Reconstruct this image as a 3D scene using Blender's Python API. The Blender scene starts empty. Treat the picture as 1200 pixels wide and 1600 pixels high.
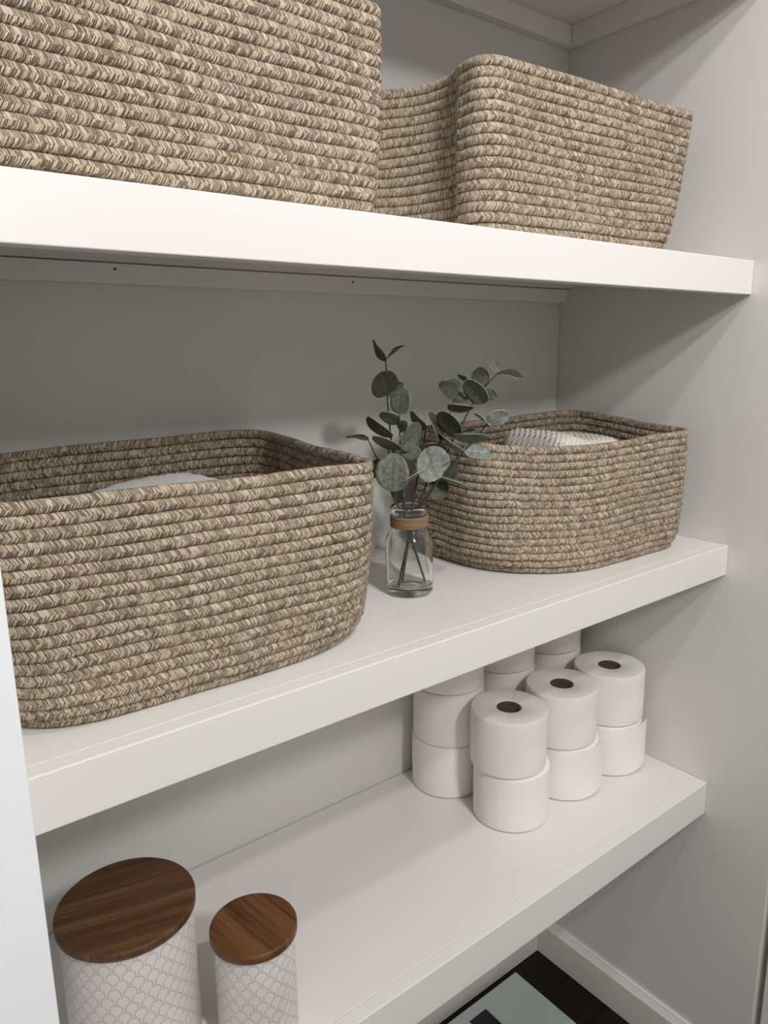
import bpy, bmesh, math, random
import numpy as np
from mathutils import Vector, Matrix

C = bpy.context.scene.collection
R = random.Random(7)

# ---------------------------------------------------------------- camera
cam_data = bpy.data.cameras.new('camera')
cam_data.sensor_fit = 'VERTICAL'
cam_data.sensor_height = 24.0
cam_data.lens = 1155.107 / 1600 * 24.0
cam_data.clip_start = 0.02
cam = bpy.data.objects.new('camera', cam_data)
C.objects.link(cam)
right = Vector((0.787257, -0.616490, -0.012897)); down = Vector((-0.142614, -0.161690, -0.976482)); fwd = Vector((0.599906, 0.770582, -0.215212))
m = Matrix((right, -down, -fwd)).transposed().to_4x4()
m.translation = Vector((-1.227701, -0.607700, 0.338605))
cam.matrix_world = m
bpy.context.scene.camera = cam

# ---------------------------------------------------------------- world, lamps, exposure
world = bpy.data.worlds.new('hall_light')
bpy.context.scene.world = world
world.use_nodes = True
world.node_tree.nodes['Background'].inputs[0].default_value = (1.0, 0.985, 0.955, 1)
world.node_tree.nodes['Background'].inputs[1].default_value = 0.53
vs = bpy.context.scene.view_settings
vs.view_transform = 'Standard'
vs.look = 'None'
vs.gamma = 1.0
vs.use_curve_mapping = False
vs.exposure = -0.40


def lamp(name, loc, watts, size, color, target):
    d = bpy.data.lights.new(name, 'AREA')
    d.shape = 'DISK'
    d.size = size
    d.energy = watts
    d.color = color
    o = bpy.data.objects.new(name, d)
    o.location = loc
    o.rotation_euler = (Vector(target) - Vector(loc)).to_track_quat('-Z', 'Y').to_euler()
    C.objects.link(o)
    return o


# three recessed lamps in a row along the hall ceiling, each further from the shelves
lamp('hall_lamp_near', (-0.62, -0.65, 1.40), 5.6, 0.08, (1.0, 0.982, 0.955), (-0.5, 0.1, -0.1))
lamp('hall_lamp_middle', (-0.90, -1.235, 1.40), 12.5, 0.08, (1.0, 0.982, 0.955), (-0.5, 0.1, -0.1))
lamp('hall_lamp_far', (-0.90, -1.89, 1.40), 25.0, 0.22, (1.0, 0.982, 0.955), (-0.5, 0.1, -0.1))

S1T, S1B, S2B, S3T, S3B = 0.4685, 0.4164, -0.0533, -0.4563, -0.5206
FLOOR, DEPTH, FRONT, LEFT = -1.0855, 0.385, -0.1247, -1.1463


# ---------------------------------------------------------------- helpers
def link(name, me, parent=None):
    o = bpy.data.objects.new(name, me)
    C.objects.link(o)
    if parent is not None:
        o.parent = parent
    return o


def empty(name, loc, rz=0.0):
    o = bpy.data.objects.new(name, None)
    o.location = loc
    o.rotation_euler = (0, 0, rz)
    o.empty_display_size = 0.05
    C.objects.link(o)
    return o


def tag(o, label, cat, group=None):
    o['label'] = label
    o['category'] = cat
    if group:
        o['group'] = group
    return o


def structure(o):
    o['kind'] = 'structure'
    return o


def mesh(name, verts, faces, mat=None, smooth=False, uvs=None):
    me = bpy.data.meshes.new(name)
    me.from_pydata([tuple(v) for v in verts], [], faces)
    if mat:
        for q in (mat if isinstance(mat, (list, tuple)) else [mat]):
            me.materials.append(q)
    if smooth:
        me.polygons.foreach_set('use_smooth', [True] * len(me.polygons))
    if uvs is not None:
        layer = me.uv_layers.new(name='UVMap')
        layer.data.foreach_set('uv', np.asarray(uvs, dtype=np.float32).ravel())
    me.update()
    return me


def box_bm(bm, a, b, bevel=0.0, seg=2):
    r = bmesh.ops.create_cube(bm, size=1)
    v = r['verts']
    c = [(a[i] + b[i]) / 2 for i in range(3)]
    d = [abs(b[i] - a[i]) for i in range(3)]
    for q in v:
        q.co = Vector((c[i] + q.co[i] * d[i] for i in range(3)))
    if bevel:
        es = list({e for q in v for e in q.link_edges})
        bmesh.ops.bevel(bm, geom=es, offset=bevel, segments=seg, profile=0.5, affect='EDGES')


def box(name, a, b, mat, parent=None, bevel=0.0, seg=2, smooth=False):
    bm = bmesh.new()
    box_bm(bm, a, b, bevel, seg)
    me = bpy.data.meshes.new(name)
    bm.to_mesh(me)
    bm.free()
    me.materials.append(mat)
    if smooth:
        me.polygons.foreach_set('use_smooth', [True] * len(me.polygons))
    return link(name, me, parent)


def lathe(profile, n=64, closed=False, arc_uv=None):
    """rings of a profile [(r, z)...]; closed joins last ring to the first"""
    verts, faces, uvs = [], [], []
    k = len(profile)
    for i in range(n):
        a = 2 * math.pi * i / n
        for r, z in profile:
            verts.append((r * math.cos(a), r * math.sin(a), z))
    ln = [0.0]
    for j in range(1, k):
        ln.append(ln[-1] + math.hypot(profile[j][0] - profile[j - 1][0], profile[j][1] - profile[j - 1][1]))
    top = k if closed else k - 1
    for i in range(n):
        i2 = (i + 1) % n
        for j in range(top):
            j2 = (j + 1) % k
            faces.append((i * k + j, i2 * k + j, i2 * k + j2, i * k + j2))
            rr = arc_uv or 1.0
            u0, u1 = 2 * math.pi * i / n * rr, 2 * math.pi * (i + 1) / n * rr
            z0, z1 = profile[j][1], profile[j2][1]
            uvs += [(u0, z0), (u1, z0), (u1, z1), (u0, z1)]
    return verts, faces, uvs


def tube(points, radii, n=8, cap=True):
    pts = [Vector(p) for p in points]
    verts, faces = [], []
    t0 = (pts[1] - pts[0]).normalized()
    ref = t0.orthogonal().normalized()
    for i, p in enumerate(pts):
        t = (pts[min(i + 1, len(pts) - 1)] - pts[max(i - 1, 0)]).normalized()
        ref = (ref - t * ref.dot(t)).normalized()
        b = t.cross(ref)
        for k in range(n):
            a = 2 * math.pi * k / n
            verts.append(p + (ref * math.cos(a) + b * math.sin(a)) * radii[i])
    for i in range(len(pts) - 1):
        for k in range(n):
            k2 = (k + 1) % n
            faces.append((i * n + k, i * n + k2, (i + 1) * n + k2, (i + 1) * n + k))
    if cap:
        faces.append(tuple(range(n - 1, -1, -1)))
        faces.append(tuple(range((len(pts) - 1) * n, len(pts) * n)))
    return verts, faces


def spline(points, steps=5):
    P = [Vector(p) for p in points]
    out = []
    for i in range(len(P) - 1):
        p0, p1, p2, p3 = P[max(i - 1, 0)], P[i], P[i + 1], P[min(i + 2, len(P) - 1)]
        for s in range(steps):
            t = s / steps
            out.append(0.5 * ((2 * p1) + (p2 - p0) * t + (2 * p0 - 5 * p1 + 4 * p2 - p3) * t * t + (3 * p1 - p0 - 3 * p2 + p3) * t ** 3))
    out.append(P[-1])
    return out


# ---------------------------------------------------------------- materials
class N:
    """a value in a node tree that can be combined with + - * / and the functions below"""
    def __init__(s, t, sock):
        s.t, s.s = t, sock

    def op(s, kind, *o):
        n = s.t.nodes.new('ShaderNodeMath')
        n.operation = kind
        for i, q in enumerate((s,) + o):
            if isinstance(q, N):
                s.t.links.new(q.s, n.inputs[i])
            else:
                n.inputs[i].default_value = q
        return N(s.t, n.outputs[0])

    def __add__(s, o): return s.op('ADD', o)
    def __sub__(s, o): return s.op('SUBTRACT', o)
    def __mul__(s, o): return s.op('MULTIPLY', o)
    def __truediv__(s, o): return s.op('DIVIDE', o)
    def floor(s): return s.op('FLOOR')
    def fract(s): return s.op('FRACT')
    def abs(s): return s.op('ABSOLUTE')
    def lt(s, o): return s.op('LESS_THAN', o)
    def gt(s, o): return s.op('GREATER_THAN', o)
    def sign(s): return s.op('SIGN')
    def sqrt(s): return s.op('SQRT')
    def atan2(s, o): return s.op('ARCTAN2', o)


def new_mat(name, color=(.8, .8, .8), rough=.5, **kw):
    m = bpy.data.materials.new(name)
    m.use_nodes = True
    b = m.node_tree.nodes['Principled BSDF']
    b.inputs['Base Color'].default_value = (*color, 1)
    b.inputs['Roughness'].default_value = rough
    for k, v in kw.items():
        b.inputs[k.replace('_', ' ')].default_value = v
    return m, m.node_tree, b


def coords(t, kind='Object'):
    return t.nodes.new('ShaderNodeTexCoord').outputs[kind]


def noise(t, vec, scale, detail=3.0, rough=.5):
    n = t.nodes.new('ShaderNodeTexNoise')
    n.inputs['Scale'].default_value = scale
    n.inputs['Detail'].default_value = detail
    n.inputs['Roughness'].default_value = rough
    if vec is not None:
        t.links.new(vec, n.inputs['Vector'])
    return N(t, n.outputs['Fac'])


def combine(t, x, y, z=0.0):
    n = t.nodes.new('ShaderNodeCombineXYZ')
    for i, q in enumerate((x, y, z)):
        if isinstance(q, N):
            t.links.new(q.s, n.inputs[i])
        else:
            n.inputs[i].default_value = q
    return n.outputs[0]


def separate(t, vec):
    n = t.nodes.new('ShaderNodeSeparateXYZ')
    t.links.new(vec, n.inputs[0])
    return [N(t, o) for o in n.outputs]


def mapping(t, vec, scale=(1, 1, 1), rot=(0, 0, 0)):
    n = t.nodes.new('ShaderNodeMapping')
    n.inputs['Scale'].default_value = scale
    n.inputs['Rotation'].default_value = rot
    t.links.new(vec, n.inputs['Vector'])
    return n.outputs[0]


def ramp(t, fac, stops, interp='LINEAR'):
    n = t.nodes.new('ShaderNodeValToRGB')
    n.color_ramp.interpolation = interp
    e = n.color_ramp.elements
    while len(e) < len(stops):
        e.new(0.5)
    for i, (p, c) in enumerate(stops):
        e[i].position = p
        e[i].color = (*c, 1)
    t.links.new(fac.s, n.inputs[0])
    return n.outputs[0]


def mix(t, fac, a, b, mode='MIX'):
    n = t.nodes.new('ShaderNodeMix')
    n.data_type = 'RGBA'
    n.blend_type = mode
    for sock, q in ((n.inputs[0], fac), (n.inputs[6], a), (n.inputs[7], b)):
        if isinstance(q, N):
            t.links.new(q.s, sock)
        elif isinstance(q, (int, float)):
            sock.default_value = q
        elif isinstance(q, tuple):
            sock.default_value = (*q, 1)
        else:
            t.links.new(q, sock)
    return n.outputs[2]


def bump(t, b, height, strength, dist):
    n = t.nodes.new('ShaderNodeBump')
    n.inputs['Strength'].default_value = strength
    n.inputs['Distance'].default_value = dist
    t.links.new(height.s, n.inputs['Height'])
    t.links.new(n.outputs[0], b.inputs['Normal'])


def srgb(r, g, b):
    f = lambda c: (c / 255 / 12.92) if c / 255 <= .04045 else ((c / 255 + .055) / 1.055) ** 2.4
    return (f(r), f(g), f(b))


def paint(name, col, rough):
    m, t, b = new_mat(name, col, rough)
    h = noise(t, coords(t), 90, 2)
    bump(t, b, h, .12, .0006)
    return m


WALL = paint('white_wall_paint', srgb(222, 220, 217), .42)
SHELF = paint('white_shelf_paint', srgb(234, 231, 228), .34)
CASING = paint('cool_white_casing_paint', srgb(246, 247, 250), .4)
TRIM = paint('white_trim_paint', srgb(232, 229, 225), .34)


def rope_material():
    m, t, b = new_mat('heathered_cotton_rope', rough=.9)
    b.inputs['Specular IOR Level'].default_value = .15
    uv = coords(t, 'UV')
    u, y, _ = separate(t, uv)
    row = ((y + 2.0) / 4.0).floor()
    v = y - row * 4.0
    av = v.abs()
    wob = noise(t, combine(t, u * 260.0, y * 1.3, 0.0), 1.0, 1)
    s = (u + av * 0.0048) / 0.00135 + wob * 1.3
    cell = s.floor()
    f = s.fract()

    def rand(a, seed):
        wn = t.nodes.new('ShaderNodeTexWhiteNoise')
        wn.noise_dimensions = '3D'
        t.links.new(combine(t, a, row * 7.3 + v.sign() * 2.0, seed), wn.inputs['Vector'])
        return N(t, wn.outputs['Value'])
    tone = rand(cell, (v * 1.4).floor())
    dark = rand(cell, ((av + rand(cell, 9.0)) * 1.3).floor() + 20.0)
    patch = noise(t, combine(t, u * 45.0, row * 3.7, 0.0), 1.0, 2)
    col = ramp(t, tone, [(0.0, srgb(162, 143, 121)), (.16, srgb(193, 176, 153)), (.45, srgb(213, 198, 176)),
                         (.85, srgb(227, 213, 192))], 'CONSTANT')
    thread = dark.lt((patch - 0.5) * 0.5 + 0.50) * f.lt(.50)
    col = mix(t, thread, col, srgb(66, 52, 43))
    edge = (f - 0.5).abs() * 2.0
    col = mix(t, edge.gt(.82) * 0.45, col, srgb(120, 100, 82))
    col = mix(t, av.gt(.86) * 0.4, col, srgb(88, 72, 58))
    t.links.new(col, b.inputs['Base Color'])
    bump(t, b, (edge * edge) * -1.0 - thread * .5, .8, .0008)
    return m


ROPE = rope_material()


# ---------------------------------------------------------------- setting
structure(box('wall_back', (-1.75, DEPTH, FLOOR - .1), (.12, DEPTH + .1, 1.45), WALL))
structure(box('wall_right', (0, FRONT, FLOOR - .1), (.12, DEPTH, 1.45), WALL, bevel=.002))
structure(box('wall_left', (-1.85, FRONT, FLOOR - .1), (LEFT, DEPTH, 1.45), CASING, bevel=.002))
fl = structure(box('floor', (-1.85, -2.6, FLOOR - .1), (.9, DEPTH, FLOOR - .012), None or WALL))


def floor_material():
    m, t, b = new_mat('dark_stained_floorboards', rough=.5)
    b.inputs['Specular IOR Level'].default_value = .25
    co = coords(t)
    g = noise(t, mapping(t, co, (3, 60, 30)), 1.5, 5, .6)
    col = ramp(t, g, [(.3, srgb(12, 7, 5)), (.7, srgb(30, 18, 13))])
    t.links.new(col, b.inputs['Base Color'])
    bump(t, b, g, .2, .001)
    return m


FLOORWOOD = floor_material()
fl.data.materials[0] = FLOORWOOD
y = DEPTH - .002
k = 0
while y > -.62:
    y0 = y - .105
    cut = [-.62, -1.0, -.35, -.8][k % 4]
    for x0, x1 in ((-1.85, cut), (cut + .001, .85)):
        lo, hi = max(x0, -1.143), min(x1, -.003)
        if y0 > FRONT - .02:
            box('plank', (lo, y0 + .0015, FLOOR - .012), (hi, y, FLOOR), FLOORWOOD, fl, bevel=.0012, seg=1)
        else:
            box('plank', (x0, y0 + .0015, FLOOR - .012), (x1, min(y, FRONT - .002), FLOOR), FLOORWOOD, fl, bevel=.0012, seg=1)
    y = y0
    k += 1


def skirting(name, axis):
    h, th = .094, .0145
    z = FLOOR + .0005
    prof = [(0, z), (th, z), (th, z + h - .016), (th - .004, z + h - .010), (th - .008, z + h - .003), (th - .009, z + h), (0, z + h)]
    verts = []
    if axis == 'right':
        for yy in (FRONT + .001, DEPTH - .0005):
            verts += [(-.0004 - a, yy, c) for a, c in prof]
    else:
        for xx in (LEFT + .001, -.0155):
            verts += [(xx, DEPTH - .0004 - a, c) for a, c in prof]
    n = len(prof)
    faces = [(i, (i + 1) % n, n + (i + 1) % n, n + i) for i in range(n)] + [tuple(range(n)), tuple(range(2 * n - 1, n - 1, -1))]
    me = mesh(name, verts, faces, TRIM)
    bm = bmesh.new(); bm.from_mesh(me); bmesh.ops.recalc_face_normals(bm, faces=bm.faces); bm.to_mesh(me); bm.free()
    return structure(link(name, me))


skirting('baseboard_right', 'right')
skirting('baseboard_back', 'back')
structure(box('trim_1', (.004, FRONT - .30, FLOOR - .005), (.09, FRONT - .011, 1.45), TRIM, bevel=.002))      # door casing past the wall's end
structure(box('gap_blocker', (.030, FRONT - .0105, FLOOR - .005), (.10, FRONT - .0005, 1.45), TRIM))                 # added block behind the casing gap, keeps the bright world out so it stays dark


def screw(parent, loc):
    v, f, _ = lathe([(.0001, 0), (.0016, 0), (.0016, .0008), (.0001, .0008)], 10, True)
    o = link('screw', mesh('screw', v, f, SCREW), parent)
    o.rotation_euler = (math.pi / 2, 0, 0)
    o.location = loc
    return o


SCREW = new_mat('dark_screw_hole', (.02, .018, .016), .6)[0]
c1 = structure(box('trim_3', (LEFT + .0005, .366, .4235), (-.0005, DEPTH - .0005, .4485), TRIM, bevel=.0012))
screw(c1, (-.893, .3659, .441)); screw(c1, (-.525, .3659, .441))
c2 = structure(box('trim_4', (LEFT + .0005, .366, .879), (-.0005, DEPTH - .0005, .9135), TRIM, bevel=.0012))
screw(c2, (-.018, .3659, .900))
structure(box('trim_5', (-.0195, .004, .879), (-.0005, .3655, .9135), TRIM, bevel=.0012))


def shelf(name, zt, zb, board, label):
    o = empty(name, ((LEFT) / 2, DEPTH / 2, zb))
    tag(o, label, 'shelf', 'painted closet shelves')
    cx, cy, cz = o.location
    bb = box('board', (LEFT + .0006 - cx, .0205 - cy, zt - board - cz), (-.0006 - cx, DEPTH - .0020 - cy, zt - cz - .0004), SHELF, o, bevel=.0009)
    fr = box('front_strip', (LEFT + .0006 - cx, -cy, 0), (-.0006 - cx, .0200 - cy, zt - cz), SHELF, o, bevel=.0012)
    return o


shelf('shelf', S1T, S1B, .019, 'white painted shelf holding the two upper rope baskets, above eye level')
shelf('shelf', 0.0, S2B, .030, 'white painted shelf with the glass vase and two open rope baskets')
shelf('shelf', S3T, S3B, .030, 'white painted shelf holding the toilet rolls and wood-lidded canisters')
shelf('shelf', .932, .873, .0185, 'white painted top shelf seen from below, in the upper right corner')


# ---------------------------------------------------------------- rope baskets
def rounded(poly, rad, n_arc=9, n_edge=34):
    """closed outline of a polygon with cut, rounded corners; always the same number of points"""
    P = [Vector(p) for p in poly]
    n = len(P)
    ent, ext = [], []
    for i in range(n):
        a, b, c = P[i - 1], P[i], P[(i + 1) % n]
        ra = min(rad[i], (a - b).length * .48)
        rc = min(rad[i], (c - b).length * .48)
        ent.append(b + (a - b).normalized() * ra)
        ext.append(b + (c - b).normalized() * rc)
    out = []
    for i in range(n):
        for k in range(n_arc):
            t = k / n_arc
            out.append(ent[i] * (1 - t) ** 2 + P[i] * 2 * t * (1 - t) + ext[i] * t * t)
        q = ent[(i + 1) % n]
        for k in range(n_edge):
            out.append(ext[i].lerp(q, k / n_edge))
    return out


def basket(name, label, base_z, bottom, top, rb, rt, rows, seed, n_edge=34, bulge=.004, dents=()):
    rng = random.Random(seed)
    ob = [Vector((p.x, p.y)) for p in rounded([p[:2] for p in bottom], rb, n_edge=n_edge)]
    ot = [Vector(p) for p in rounded(top, rt, n_edge=n_edge)]
    n = len(ob)
    cen = sum((Vector(p[:2]) for p in bottom), Vector((0, 0))) / len(bottom)
    root = empty(name, (cen.x, cen.y, base_z))
    tag(root, label, 'basket', 'woven rope baskets')
    ph = [rng.uniform(0, 6.28) for _ in range(6)]
    for r in range(rows):
        t = (r + .5) / rows
        e = t ** .6
        cs = []
        for i in range(n):
            q = Vector((ob[i].x, ob[i].y)).lerp(Vector((ot[i].x, ot[i].y)), e)
            s = 2 * math.pi * i / n
            z = base_z + (ot[i].z - base_z) * t
            z += .0011 * math.sin(3 * s + ph[0] + 2 * t) * t + .0007 * math.sin(9 * s + ph[1] + r * .5)
            cs.append(Vector((q.x, q.y, z)))
        pts = []
        us = [0.0]
        for i in range(n):
            tg = cs[(i + 1) % n] - cs[i - 1]
            nr = Vector((tg.y, -tg.x, 0)).normalized()
            s = 2 * math.pi * i / n
            d = bulge * math.sin(math.pi * t) * (.6 + .4 * math.sin(2 * s + ph[2])) + .0016 * math.sin(5 * s + ph[3] + 3 * t) * (t * (1.3 - t) * 2)
            if r == 0:
                d -= .0075
            elif r == 1:
                d -= .0022
            for (dx, dy, dz, rad, amp) in dents:
                w = math.exp(-(((cs[i].x - dx) ** 2 + (cs[i].y - dy) ** 2 + (cs[i].z - dz) ** 2) / rad ** 2))
                d += amp * w
            pts.append((cs[i] + nr * (d + rng.uniform(-.0002, .0002)), nr))
        hz = (ot[0].z - base_z) / rows / 2
        prof = []
        M = 12
        for k in range(M):
            a = 2 * math.pi * k / M
            ca, sa = math.cos(a), math.sin(a)
            prof.append((.0052 * math.copysign(abs(ca) ** .62, ca), hz * 1.05 * math.copysign(abs(sa) ** .85, sa)))
        verts, faces, uvs = [], [], []
        for p, nr in pts:
            for a, c in prof:
                verts.append((p.x + nr.x * a - cen.x, p.y + nr.y * a - cen.y, max(p.z + c, base_z + .0006) - base_z))
        for i in range(n):
            us.append(us[-1] + (pts[(i + 1) % n][0] - pts[i][0]).length)
        off = rng.uniform(0, .05)

        def tri(k):
            a = k / M * 4
            return a if a <= 1 else (2 - a if a <= 3 else a - 4)
        for i in range(n):
            i2 = (i + 1) % n
            for k in range(M):
                k2 = (k + 1) % M
                faces.append((i * M + k, i2 * M + k, i2 * M + k2, i * M + k2))
                v0, v1 = tri(k) * .985 + r * 4, tri(k + 1) * .985 + r * 4
                uvs += [(us[i] + off, v0), (us[i + 1] + off, v0), (us[i + 1] + off, v1), (us[i] + off, v1)]
        link('rope_coil', mesh('rope_coil', verts, faces, ROPE, True, uvs), root)
    # the coiled bottom: a flat spiral of the same rope, seen only from inside
    rings = 14
    verts, faces, uvs = [], [], []
    inner = [Vector((p.x, p.y)) - cen for p in ob]
    sub = inner[::3]
    k = len(sub)
    for j in range(rings * 4 + 1):
        f = 1 - j / (rings * 4)
        h = .0062 + .0035 * abs(math.sin(math.pi * j / 4))
        for p in sub:
            q = p * max(f, .01) * .955
            verts.append((q.x, q.y, h))
    for j in range(rings * 4):
        for i in range(k):
            i2 = (i + 1) % k
            faces.append((j * k + i, j * k + i2, (j + 1) * k + i2, (j + 1) * k + i))
            u0, u1 = i * .012, (i + 1) * .012
            w0, w1 = (j % 4) / 2 - 1 + 4 * (j // 4), (j % 4 + 1) / 2 - 1 + 4 * (j // 4)
            uvs += [(u0, w0), (u1, w0), (u1, w1), (u0, w1)]
    link('basket_bottom', mesh('basket_bottom', verts, faces, ROPE, True, uvs), root)
    return root


G = .0006
basket('rope_basket', 'open beige rope basket with a white towel inside, left of the glass vase', G,
       [(-1.130, .057), (-.690, .047), (-.690, .368), (-1.130, .370)],
       [(-1.128, .050, .222), (-.732, .042, .215), (-.697, .374, .226), (-1.128, .372, .222)],
       [.115, .20, .06, .06], [.022, .028, .045, .03], 18, 1)
basket('rope_basket', 'brown rope basket with a ribbed white towel, right of the eucalyptus stems', G,
       [(-.432, .158), (-.345, .057), (-.048, .050), (-.055, .325), (-.435, .33)],
       [(-.458, .138, .202), (-.330, .068, .193), (-.068, .048, .202), (-.042, .300, .219), (-.455, .325, .213)],
       [.06, .08, .075, .05, .06], [.022, .07, .022, .03, .035], 17, 2, n_edge=28)
basket('rope_basket', 'large rope basket at the upper left corner of the photo, closest to the viewer', S1T + G,
       [(-1.115, .056), (-.712, .060), (-.705, .365), (-1.115, .365)],
       [(-1.125, .050, .690), (-.706, .056, .676), (-.700, .370, .680), (-1.12, .370, .690)],
       [.06, .028, .05, .06], [.03, .016, .03, .03], 18, 3)
basket('rope_basket', 'upper rope basket against the right wall with a dented left side', S1T + G,
       [(-.520, .090), (-.130, .074), (-.115, .345), (-.580, .345), (-.512, .190)],
       [(-.532, .082, .684), (-.083, .070, .684), (-.080, .350, .688), (-.600, .345, .685), (-.495, .203, .683)],
       [.05, .055, .05, .03, .06], [.036, .022, .03, .02, .06], 17, 4, n_edge=30)


# ---------------------------------------------------------------- towels
def towel_mesh(name, a, b, top, mat, ribs=0, seed=0, power=4.0):
    """soft slab between corners a and b (xy) resting at a[2], its top following top(u, v)"""
    nx, ny = 44, 22
    verts, faces = [], []
    rng = random.Random(seed)
    for layer in (0, 1):
        for j in range(ny + 1):
            for i in range(nx + 1):
                u, v = i / nx * 2 - 1, j / ny * 2 - 1
                x = a[0] + (b[0] - a[0]) * (u + 1) / 2
                y = a[1] + (b[1] - a[1]) * (v + 1) / 2
                r = max(0.0, 1 - (abs(u) ** power + abs(v) ** power)) ** (1 / power)
                mid = a[2] + (top(u, v) - a[2]) * .45
                z = mid + (top(u, v) - mid) * r if layer else mid - (mid - a[2]) * r
                if layer and ribs:
                    z += .0010 * math.sin(u * ribs)
                if layer:
                    z += rng.uniform(-.0006, .0006) * (1 if ribs else 2.4)
                verts.append((x, y, z))
    st = (nx + 1) * (ny + 1)
    for layer in (0, 1):
        for j in range(ny):
            for i in range(nx):
                q = [j * (nx + 1) + i, j * (nx + 1) + i + 1, (j + 1) * (nx + 1) + i + 1, (j + 1) * (nx + 1) + i]
                q = [w + layer * st for w in q]
                faces.append(tuple(q if layer else q[::-1]))
    rim = [i for i in range(nx)] + [j * (nx + 1) + nx for j in range(ny)] + [ny * (nx + 1) + i for i in range(nx, 0, -1)] + [j * (nx + 1) for j in range(ny, 0, -1)]
    for i in range(len(rim)):
        p, q = rim[i], rim[(i + 1) % len(rim)]
        faces.append((p, q, q + st, p + st))
    me = mesh(name, verts, faces, mat, True)
    bm = bmesh.new(); bm.from_mesh(me)
    bmesh.ops.remove_doubles(bm, verts=bm.verts, dist=.00005)
    bmesh.ops.recalc_face_normals(bm, faces=bm.faces)
    bm.to_mesh(me); bm.free()
    return me


def terry(name, col, scale, ribs):
    m, t, b = new_mat(name, col, .95)
    b.inputs['Specular IOR Level'].default_value = .1
    co = coords(t)
    h = noise(t, co, scale, 3, .7)
    if ribs:
        x, y, z = separate(t, co)
        w = ((x * 560.0).op('SINE') * (y * 560.0 + z * 300.0).op('SINE')) * .5
        h = h * .5 + w
    bump(t, b, h, .9, .003)
    return m


TERRY = terry('white_terry_cloth', srgb(238, 235, 231), 420, False)
WAFFLE = terry('white_waffle_cloth', srgb(230, 226, 219), 300, True)
o = link('towel', towel_mesh('towel', (-1.035, .10, .0105), (-.785, .335, 0), lambda u, v: .184 + .010 * (1 - u * u) - .008 * v * v + .002 * math.sin(5 * u), TERRY, 0, 1, 3.0))
tag(o, 'fluffy white terry towel folded inside the left open rope basket', 'towel')
tow = empty('towel', (-.22, .2, .0105))
tag(tow, 'white ribbed towel rolled up inside the right open rope basket', 'towel')
me = towel_mesh('lower_fold', (-.305, .125, .0105), (-.088, .30, 0), lambda u, v: .105 + .004 * math.sin(3 * u), WAFFLE, 0, 2, 5.0)
q = link('lower_fold', me, tow); q.matrix_parent_inverse = Matrix.Translation(tow.location).inverted()
me = towel_mesh('rolled_fold', (-.290, .13, .1055), (-.108, .285, 0), lambda u, v: .2035 - .012 * (u + 1) + .006 * u * u - .003 * math.cos(4 * u), WAFFLE, 42, 3, 4.5)
q = link('rolled_fold', me, tow); q.matrix_parent_inverse = Matrix.Translation(tow.location).inverted()


# ---------------------------------------------------------------- toilet rolls
def paper_material():
    m, t, b = new_mat('soft_toilet_paper', srgb(243, 239, 233), .95)
    b.inputs['Specular IOR Level'].default_value = .1
    co = coords(t)
    h = noise(t, co, 260, 4, .65)
    bump(t, b, h, .35, .0012)
    return m


PAPER = paper_material()
CORE = new_mat('brown_cardboard', srgb(88, 70, 56), .9)[0]
RR, RH, RC = .0652, .0996, .0205


def roll_paper_mesh(seed, tail):
    rng = random.Random(seed)
    n = 72
    prof = [(RC, 0.002), (RC + .002, .0002), (.045, 0), (RR - .003, .0002), (RR - .0008, .0012), (RR - .0001, .004), (RR, .03), (RR + .0004, .05),
            (RR, .07), (RR - .0001, RH - .004), (RR - .0008, RH - .0013), (RR - .003, RH - .0003), (.045, RH - .0008), (RC + .002, RH - .0012), (RC, RH - .003)]
    v, f, _ = lathe(prof, n, True)
    ph = [rng.uniform(0, 6.28) for _ in range(4)]
    out = []
    for x, y, z in v:
        r = math.hypot(x, y)
        a = math.atan2(y, x)
        k = max(0, (r - .03) / .035)
        s = 1 + k * (.010 * math.sin(2 * a + ph[0]) + .005 * math.sin(3 * a + ph[1] + z * 20))
        out.append((x * s, y * s, z))
    return mesh('paper', out, f, PAPER, True)


def core_mesh():
    v, f, _ = lathe([(RC - .0012, .001), (RC - .0001, .001), (RC - .0001, RH - .002), (RC - .0012, RH - .002)], 40, True)
    return mesh('cardboard_core', v, f, CORE, True)


def sheet_mesh(a0, a1, lift):
    n, k = 14, 6
    verts, faces = [], []
    for i in range(n + 1):
        t = i / n
        a = a0 + (a1 - a0) * t
        r = RR * 1.004 + .0008 * min(1, t * 6) + lift * t ** 2
        for j in range(k + 1):
            w = j / k
            verts.append((r * math.cos(a), r * math.sin(a), .0012 + (RH - .0024) * w + (.004 * t * (1 - w))))
    for i in range(n):
        for j in range(k):
            q = i * (k + 1) + j
            faces.append((q, q + k + 1, q + k + 2, q + 1))
    return mesh('loose_sheet', verts, faces, PAPER, True)


papers = [roll_paper_mesh(i, None) for i in range(4)]
core = core_mesh()
roll_n = 0


def toilet_roll(x, y, level, label, group, rot, tail=None):
    global roll_n
    o = empty('toilet_roll', (x, y, S3T + .0006 + level * (RH + .0005)), rot)
    tag(o, label, 'toilet roll', group)
    link('paper', papers[roll_n % 4], o)
    link('cardboard_core', core, o)
    if tail:
        q = link('loose_sheet', sheet_mesh(*tail), o)
        q.rotation_euler = (0, 0, -rot)
    roll_n += 1


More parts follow.
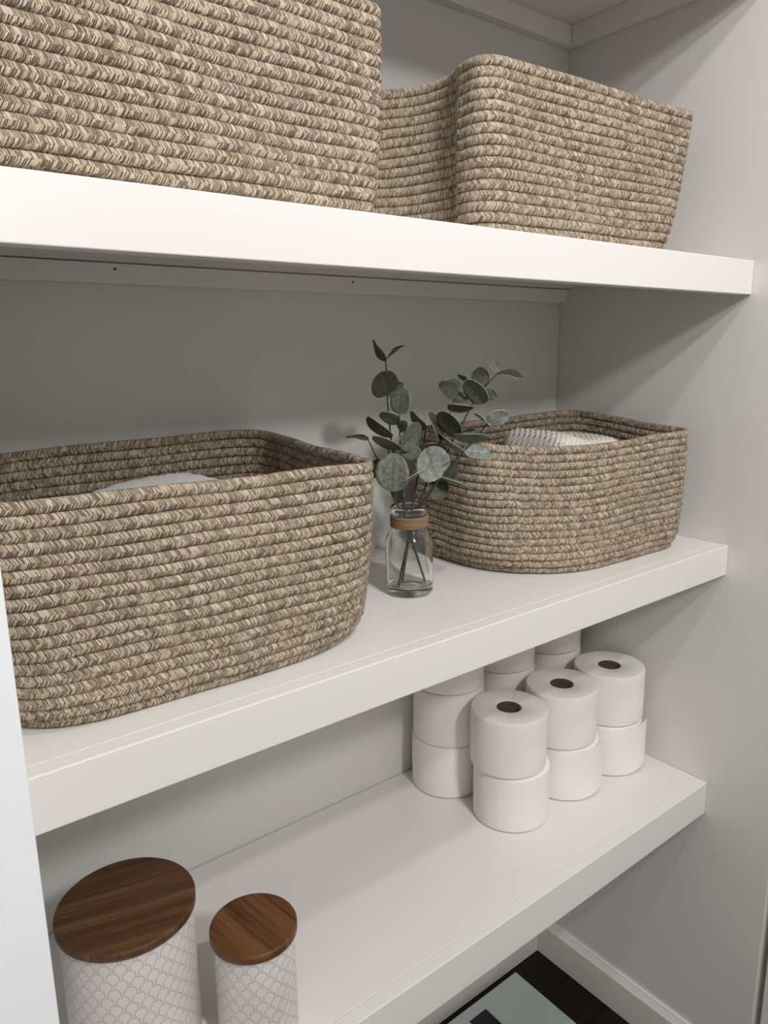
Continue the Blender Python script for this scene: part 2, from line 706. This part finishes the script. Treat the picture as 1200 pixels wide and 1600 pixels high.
GF, GB = 'toilet rolls in the front row', 'toilet rolls in the back row'
x3 = [-.352, -.213, -.0785]
y3 = [.176, .177, .171]
lv = ['lower', 'upper']
wh = ['leftmost front stack', 'middle front stack', 'right front stack beside the wall']
wob = [[(.004, -.004), (-.002, .0)], [(.004, -.002), (0, 0)], [(.0, .0), (0, 0)]]
for i in range(3):
    for l in (0, 1):
        a = -1.15
        tl = None
        
        if (i, l) in ((1, 0), (2, 0)): tl = (-2.0, -.93, .008)
        if (i, l) in ((0, 1),): tl = None
        toilet_roll(x3[i] + wob[i][l][0], y3[i] + wob[i][l][1], l,
                    'white toilet roll, %s one of the two in the %s' % (lv[l], wh[i]), GF, R.uniform(0, 6), tl)
bx = [-.366, -.226, -.0875]
bw = ['left back stack', 'middle back stack', 'right back stack']
for i in range(3):
    for l in range(3):
        toilet_roll(bx[i] + R.uniform(-.002, .002), .3145 + R.uniform(-.0012, .0012), l,
                    'white toilet roll, %s of three in the %s' % (['bottom', 'middle', 'topmost'][l], bw[i]), GB, R.uniform(0, 6))


# ---------------------------------------------------------------- canisters
def canister_material():
    m, t, b = new_mat('scallop_dotted_enamel', rough=.32)
    u, v, _ = separate(t, coords(t, 'UV'))
    w = .0164
    r = w * .41
    h = w * .61
    j = (v / h).floor()
    y = v - j * h
    shift = (j * .5).fract() * w
    cx = ((u - shift) / w + .5).floor() * w + shift
    dx = u - cx
    y = y - .0021
    d0 = (dx * dx + y * y).sqrt()
    ang = y.atan2(dx)
    dash = ((ang * (11 / math.pi)) + .5).fract()
    dash = (dash - .5).abs().lt(.27)
    dot = (d0 - r).abs().lt(.00068) * dash
    col = mix(t, dot, srgb(220, 216, 214), srgb(156, 146, 140))
    t.links.new(col, b.inputs['Base Color'])
    bump(t, b, dot * -1.0, .4, .0006)
    return m


CAN = canister_material()


def lid_wood(name, rot, stops, bands):
    m, t, b = new_mat(name, rough=.42)
    co = coords(t)
    p = mapping(t, co, (1, 1, 1), (0, 0, rot))
    warp = noise(t, mapping(t, p, (8, 30, 8)), 1.0, 3)
    x, y, z = separate(t, p)
    band = noise(t, combine(t, x * 1.5, y * bands + warp * .9, 0.0), 1.0, 2, .4)
    fine = noise(t, mapping(t, p, (14, 520, 40)), 1.0, 5, .65)
    g = band * .56 + fine * .48
    col = ramp(t, g, stops)
    t.links.new(col, b.inputs['Base Color'])
    bump(t, b, fine, .15, .0005)
    return m


WOOD_A = lid_wood('dark_acacia_wood', .22, [(.32, srgb(56, 35, 20)), (.48, srgb(82, 53, 30)), (.60, srgb(104, 72, 43)), (.74, srgb(140, 106, 68))], 60)
WOOD_B = lid_wood('striped_acacia_wood', 1.40, [(.36, srgb(58, 33, 17)), (.46, srgb(80, 47, 24)), (.54, srgb(108, 69, 37)), (.66, srgb(116, 77, 43)), (.80, srgb(190, 148, 100))], 46)


def canister(x, y, ztop, rad, wood, label):
    H = ztop - S3T - .0006
    o = empty('canister', (x, y, S3T + .0006))
    tag(o, label, 'canister', 'wood-lidded canisters')
    rb = rad - .0035
    lt = .0105
    hb = H - lt
    prof = [(.0005, 0), (rb - .003, 0), (rb - .0008, .0008), (rb, .003), (rb, hb - .002), (rb - .0006, hb - .0003), (rb - .0025, hb - .0003), (rb - .003, hb - .002), (rb - .003, .003), (.0005, .003)]
    v, f, uv = lathe(prof, 96, False, rb)
    link('body', mesh('body', v, f, CAN, True, uv), o)
    lp = [(.0004, 0), (rad - .0012, 0), (rad, .0012), (rad, lt - .0018), (rad - .0006, lt - .0006), (rad - .0018, lt), (.0004, lt)]
    v, f, uv = lathe(lp, 96)
    me = mesh('lid', v, f, wood, True)
    q = link('lid', me, o)
    q.location = (0, 0, hb)
    for pl in me.polygons:
        pl.use_smooth = abs(pl.normal.z) < .3
    return o


canister(-1.018, .148, -.270, .0765, WOOD_A, 'large white scallop-dotted canister with dark brown wooden lid, at the left')
canister(-.8995, .0715, -.312, .0505, WOOD_B, 'small white scallop-dotted canister with striped wooden lid, nearer the front')


# ---------------------------------------------------------------- glass vase
GLASS = new_mat('clear_glass', (.968, .99, .972), .0, Transmission_Weight=1.0, IOR=1.45)[0]
VX, VY = -.581, .166
vase = empty('glass_vase', (VX, VY, .0006))
tag(vase, 'small clear glass bottle vase with twine around its neck', 'vase')
outer = [(.0005, .0015), (.020, .0006), (.030, 0), (.0325, .0015), (.0335, .005), (.0335, .074), (.0328, .079), (.0298, .0845), (.0258, .0895), (.0242, .093), (.0240, .112), (.0246, .1145),
         (.0262, .1165), (.0268, .1195), (.0266, .123), (.0254, .1248)]
inner = [(.0238, .1248), (.0226, .1225), (.0218, .117), (.0216, .094), (.0232, .0905), (.0275, .0852), (.0306, .079), (.0312, .074), (.0312, .017), (.0302, .0128), (.027, .011), (.0005, .0102)]
v, f, _ = lathe(outer + inner, 64)
link('glass', mesh('glass', v, f, GLASS, True), vase)


def twine_material():
    m, t, b = new_mat('jute_twine', rough=.9)
    x, y, z = separate(t, coords(t))
    a = y.atan2(x)
    g = noise(t, combine(t, a * 30.0, z * 900.0, 0.0), 1.0, 3, .7)
    t.links.new(ramp(t, g, [(.3, srgb(104, 82, 58)), (.7, srgb(166, 139, 107))]), b.inputs['Base Color'])
    bump(t, b, g, .6, .001)
    return m


TWINE = twine_material()
pts = []
turns = 7
for i in range(turns * 40 + 1):
    a = 2 * math.pi * i / 40
    pts.append((.0256 * math.cos(a), .0256 * math.sin(a), .0960 + .0155 * i / (turns * 40) + .0004 * math.sin(a * 1.3)))
v, f = tube(pts, [.00135] * len(pts), 8)
tw = link('twine', mesh('twine', v, f, TWINE, True), vase)
rx, ry = .787, -.616     # screen-right in plan
fx, fy = -.61, -.79      # towards the room
end = [(rx * .023 + fx * .0135, ry * .023 + fy * .0135, .099), (rx * .0235 + fx * .0175, ry * .0235 + fy * .0175, .093), (rx * .023 + fx * .025, ry * .023 + fy * .025, .083),
       (rx * .0225 + fx * .0265, ry * .0225 + fy * .0265, .07), (rx * .0215 + fx * .0268, ry * .0215 + fy * .0268, .055), (rx * .0235 + fx * .026, ry * .0235 + fy * .026, .045), (rx * .0255 + fx * .025, ry * .0255 + fy * .025, .036)]
sp = spline(end, 6)
v, f = tube(sp, [.0007] * len(sp), 6)
link('loose_string', mesh('loose_string', v, f, TWINE, True), tw)


# ---------------------------------------------------------------- eucalyptus
def leaf_material(name, lo, hi, vein):
    m, t, b = new_mat(name, rough=.62)
    co = coords(t, 'UV')
    u, v, _ = separate(t, co)
    side = ((u - v.abs() * .55) * 9.0).fract()
    sv = side.lt(.13) * v.abs().lt(.8)
    mid = v.abs().lt(.045)
    n1 = noise(t, coords(t), 160, 4, .65)
    col = ramp(t, n1, [(.33, lo), (.67, hi)])
    col = mix(t, sv * .30, col, vein)
    col = mix(t, mid * .65, col, vein)
    t.links.new(col, b.inputs['Base Color'])
    bump(t, b, n1 - sv * .3 - mid * .6, .4, .0008)
    return m


LEAF = [leaf_material('dark_leaf', srgb(58, 60, 50), srgb(82, 83, 71), srgb(100, 103, 86)),
        leaf_material('grey_green_leaf', srgb(82, 87, 77), srgb(120, 124, 114), srgb(72, 77, 64)),
        leaf_material('pale_frosted_leaf', srgb(104, 109, 103), srgb(160, 163, 156), srgb(86, 93, 82))]
RIM = new_mat('pale_leaf_edge', srgb(176, 178, 160), .7)[0]
STEM = new_mat('olive_stem', srgb(58, 54, 38), .6)[0]
STEM_LOW = new_mat('dark_brown_stem_end', srgb(52, 40, 32), .6)[0]

STEMS = {
 1: ([(-.5598,.2419,.3247), (-.5643,.2345,.3021), (-.5709,.2243,.2639), (-.5752,.2153,.2361), (-.5791,.2067,.2111), (-.5809,.1989,.1950), (-.5831,.1852,.1564), (-.5837,.1707,.1192), (-.5879,.1596,.0902), (-.5909,.1574,.0739)],
  [((-.5598,.2419,.3247), (-.0031,.0250,.0255), (.0139,.0187,-.0166), 0),
   ((-.5588,.2411,.3247), (.0162,-.0215,.0185), (.0186,.0178,.0045), 0),
   ((-.5723,.2233,.2749), (-.0197,-.0106,.0327), (-.0361,.0122,-.0178), 0),
   ((-.5629,.2343,.2756), (.0255,-.0037,.0131), (-.0109,-.0074,.0190), 1),
   ((-.5778,.2074,.2174), (-.0314,.0133,.0295), (.0061,.0344,-.0090), 0)]),
 2: ([(-.5905,.1741,.2520), (-.5884,.1768,.2397), (-.5884,.1748,.2045), (-.5887,.1722,.1665), (-.5875,.1711,.1380), (-.5854,.1699,.1117), (-.5863,.1603,.0898), (-.5612,.1548,.0135)],
  [((-.5912,.1748,.2525), (.0034,-.0085,.0352), (-.0139,.0245,.0073), 1),
   ((-.5863,.1762,.2434), (-.0158,.0278,.0054), (.0133,.0113,-.0191), 2),
   ((-.5831,.1823,.2276), (.0001,-.0145,.0141), (-.0046,.0109,.0113), 0),
   ((-.5854,.1777,.2048), (.0363,-.0003,.0288), (-.0229,-.0047,.0288), 1),
   ((-.5897,.1733,.2048), (-.0357,.0146,.0191), (.0069,.0317,-.0114), 1),
   ((-.5743,.1865,.2021), (.0118,-.0236,-.0089), (.0160,.0010,.0186), 1),
   ((-.6005,.1567,.1617), (.0374,-.0061,.0178), (-.0106,-.0246,.0138), 2)]),
 3: ([(-.6024,.2318,.2161), (-.6002,.2213,.1985), (-.5975,.2104,.1811), (-.5951,.1991,.1612), (-.5936,.1888,.1427), (-.5913,.1777,.1231), (-.5847,.1610,.0894), (-.5873,.1585,.0731)],
  [((-.6004,.1795,.1462), (-.0015,-.0072,.0536), (-.0279,.0392,.0045), 2),
   ((-.6020,.2307,.2135), (-.0171,.0285,.0031), (-.0229,-.0134,-.0025), 0),
   ((-.5933,.2164,.1866), (-.0193,-.0060,-.0253), (.0064,-.0251,.0011), 0),
   ((-.5853,.2141,.1820), (.0114,.0045,.0164), (-.0088,-.0082,.0084), 1),
   ((-.5749,.1915,.1253), (.0049,.0122,.0201), (-.0064,.0161,-.0082), 0)]),
 4: ([(-.4964,.0997,.2385), (-.5081,.1093,.2186), (-.5214,.1205,.1998), (-.5303,.1292,.1845), (-.5440,.1404,.1648), (-.5572,.1504,.1423), (-.5670,.1586,.1227), (-.5831,.1617,.0890), (-.6067,.1593,.0135)],
  [((-.4970,.1005,.2398), (.0173,-.0237,.0124), (-.0145,.0005,.0210), 2),
   ((-.4977,.0914,.2330), (-.0080,.0245,.0175), (-.0181,-.0111,.0073), 2),
   ((-.5232,.1168,.2001), (.0405,-.0147,-.0071), (.0129,.0269,.0180), 2),
   ((-.5241,.1177,.2011), (-.0135,.0353,.0216), (.0218,.0172,-.0145), 2),
   ((-.5481,.1404,.1627), (-.0218,.0026,.0434), (-.0446,.0116,-.0231), 2),
   ((-.5454,.1388,.1644), (.0402,-.0164,-.0206), (.0160,.0348,.0035), 1),
   ((-.5309,.1546,.1594), (-.0191,-.0070,-.0267), (.0235,-.0121,-.0137), 0)]),
 5: ([(-.4458,.1302,.3030), (-.4611,.1357,.2880), (-.4800,.1419,.2655), (-.5017,.1468,.2305), (-.5178,.1502,.2056), (-.5308,.1511,.1808), (-.5544,.1555,.1385), (-.5705,.1597,.1165), (-.5815,.1625,.0886), (-.5861,.1760,.0135)],
  [((-.5391,.1513,.1582), (.0141,-.0190,.0288), (-.0257,.0033,.0148), 0),
   ((-.4460,.1307,.3043), (-.0010,.0198,.0222), (-.0236,-.0027,.0013), 2),
   ((-.4448,.1298,.3042), (.0164,-.0295,-.0068), (.0240,.0118,.0066), 0),
   ((-.4579,.1453,.2845), (-.0120,.0041,.0263), (-.0248,.0063,-.0123), 0),
   ((-.4765,.1255,.2630), (-.0255,.0105,.0327), (-.0033,.0316,-.0128), 1),
   ((-.4584,.1436,.2773), (.0080,-.0164,-.0065), (.0041,-.0045,.0164), 1),
   ((-.4747,.1607,.2930), (-.0061,.0146,.0079), (.0072,.0072,-.0077), 0),
   ((-.5010,.1493,.2225), (.0123,-.0181,.0039), (.0142,.0103,.0027), 0)]),
 6: ([(-.5081,.1536,.2690), (-.5166,.1536,.2452), (-.5303,.1556,.2140), (-.5424,.1573,.1865), (-.5616,.1590,.1390), (-.5737,.1615,.1140), (-.5799,.1632,.0882), (-.5818,.1601,.0718)],
  [((-.5123,.1491,.2689), (-.0019,.0228,.0245), (-.0259,.0040,-.0057), 0),
   ((-.4950,.1592,.2694), (.0050,.0173,.0265), (-.0251,.0047,.0017), 1),
   ((-.5049,.1588,.2686), (.0205,-.0062,.0020), (.0013,.0092,.0151), 0),
   ((-.5157,.1574,.2611), (.0367,-.0131,-.0053), (-.0083,-.0280,.0116), 0),
   ((-.5172,.1367,.2201), (-.0241,.0098,.0340), (-.0038,.0319,-.0120), 0),
   ((-.5273,.1558,.2137), (-.0194,.0071,.0381), (-.0268,-.0196,-.0100), 0),
   ((-.5189,.1423,.2168), (.0261,-.0403,.0023), (-.0295,-.0181,.0169), 1)]),
 7: ([(-.5305,.1865,.2311), (-.5403,.1813,.2087), (-.5537,.1759,.1751), (-.5685,.1699,.1356), (-.5770,.1640,.1140), (-.5783,.1639,.0878), (-.5800,.1607,.0714)],
  [((-.5317,.1867,.2285), (-.0074,.0259,.0202), (.0102,.0170,-.0181), 0),
   ((-.5462,.1784,.2003), (.0195,-.0300,.0021), (-.0183,-.0105,.0193), 1),
   ((-.5378,.1842,.2074), (.0161,-.0067,-.0206), (.0063,-.0177,.0106), 0)]),
}


stem_label = {
    1: 'tallest upright eucalyptus stem with a two-leaved forked tip',
    2: 'front upright eucalyptus stem with a round leaf at its top',
    3: 'short eucalyptus stem leaning left, with one narrow leaf pointing left',
    4: 'front eucalyptus stem leaning right over the rope basket, tipped with a pale leaf',
    5: 'longest right-leaning eucalyptus stem, its tip highest on the right side',
    6: 'eucalyptus stem with a dark leaf cluster, leaning right behind the others',
    7: 'short middle eucalyptus stem with a narrow dark leaf at its tip'}


def leaf_mesh(ax, wd, tone, seed):
    """rounded blade: ax runs from base to tip, wd across it"""
    rng = random.Random(seed)
    ax, wd = Vector(ax), Vector(wd)
    L, W = ax.length, wd.length
    a, w = ax / L, wd / W
    nr = a.cross(w)
    nu, nv = 14, 8
    verts, faces, uvs = [], [], []
    cup = rng.uniform(.05, .12) * W
    bend = rng.uniform(-.05, .07) * L
    for i in range(nu + 1):
        t = i / nu
        tt = .5 - .5 * math.cos(math.pi * t)
        half = W / 2 * max(.02, 2 * math.sqrt(max(0.0, tt ** .9 * (1 - tt ** .9)))) ** .95
        for j in range(nv + 1):
            s = j / nv * 2 - 1
            p = a * (tt * L) + w * (half * s) + nr * (cup * (s * s - .3) * math.sin(math.pi * tt) + bend * (4 * tt * (1 - tt)) + .0006 * math.sin(7 * tt + 3 * s + seed))
            verts.append(p)
    for i in range(nu):
        for j in range(nv):
            q = i * (nv + 1) + j
            faces.append((q, q + 1, q + nv + 2, q + nv + 1))
            for (ii, jj) in ((i, j), (i, j + 1), (i + 1, j + 1), (i + 1, j)):
                uvs.append((.5 - .5 * math.cos(math.pi * ii / nu), jj / nv * 2 - 1))
    return mesh('leaf', verts, faces, [LEAF[tone], RIM], True, uvs)


seed = 0
for k, (pts, leaves) in STEMS.items():
    base = Vector(pts[-1])
    root = empty('eucalyptus_stem', base)
    tag(root, stem_label[k], 'eucalyptus stem', 'eucalyptus stems in the glass vase')
    sp = spline(pts[:-2], 5)[:-1] + spline(pts[-3:], 6)[6 - 6:]
    sp = [Vector(p) - base for p in spline(pts, 5)]
    n = len(sp)
    rad = [.0008 + .0008 * min(1, i / (n * .7)) for i in range(n)]
    v, f = tube(sp, rad, 8)
    me = mesh('stalk', v, f, [STEM, STEM_LOW], True)
    for pl in me.polygons:
        if pl.center.z + base.z < .105:
            pl.material_index = 1
    link('stalk', me, root)
    for (b, ax, wd, tone) in leaves:
        seed += 1
        o = link('leaf', leaf_mesh(ax, wd, tone, seed), root)
        o.location = Vector(b) - base
        md = o.modifiers.new('thickness', 'SOLIDIFY')
        md.thickness = .0007
        md.offset = 0
        md.material_offset_rim = 1
        near = min(sp, key=lambda p: (p - o.location).length)
        if (near - o.location).length > .0012:
            v, f = tube([Vector((0, 0, 0)) + Vector(ax) * .03, near - o.location], [.0006, .0007], 6)
            link('petiole', mesh('petiole', v, f, STEM, True), o)


# ---------------------------------------------------------------- bathroom scale on the floor
PLATE = new_mat('frosted_glass_plate', srgb(172, 182, 180), .12, Coat_Weight=.6)[0]
BLACK = new_mat('black_display', (.008, .008, .010), .08)[0]
GREY = new_mat('grey_plastic', srgb(150, 152, 152), .5)[0]
sc = empty('bathroom_scale', (-.268, .193, FLOOR + .0006))
tag(sc, 'flat glass bathroom scale with black display lying on the dark floor', 'scale')
box('glass_plate', (-.148, -.152, .014), (.148, .152, .021), PLATE, sc, bevel=.0012)
box('display', (-.026, .072, .0208), (.024, .126, .0216), BLACK, sc, bevel=.0006)
for sx in (-1, 1):
    for sy in (-1, 1):
        v, f, _ = lathe([(.0004, 0), (.014, 0), (.0155, .002), (.0155, .0138), (.0004, .0138)], 24)
        q = link('foot', mesh('foot', v, f, GREY, True), sc)
        q.location = (sx * .115, sy * .12, 0)
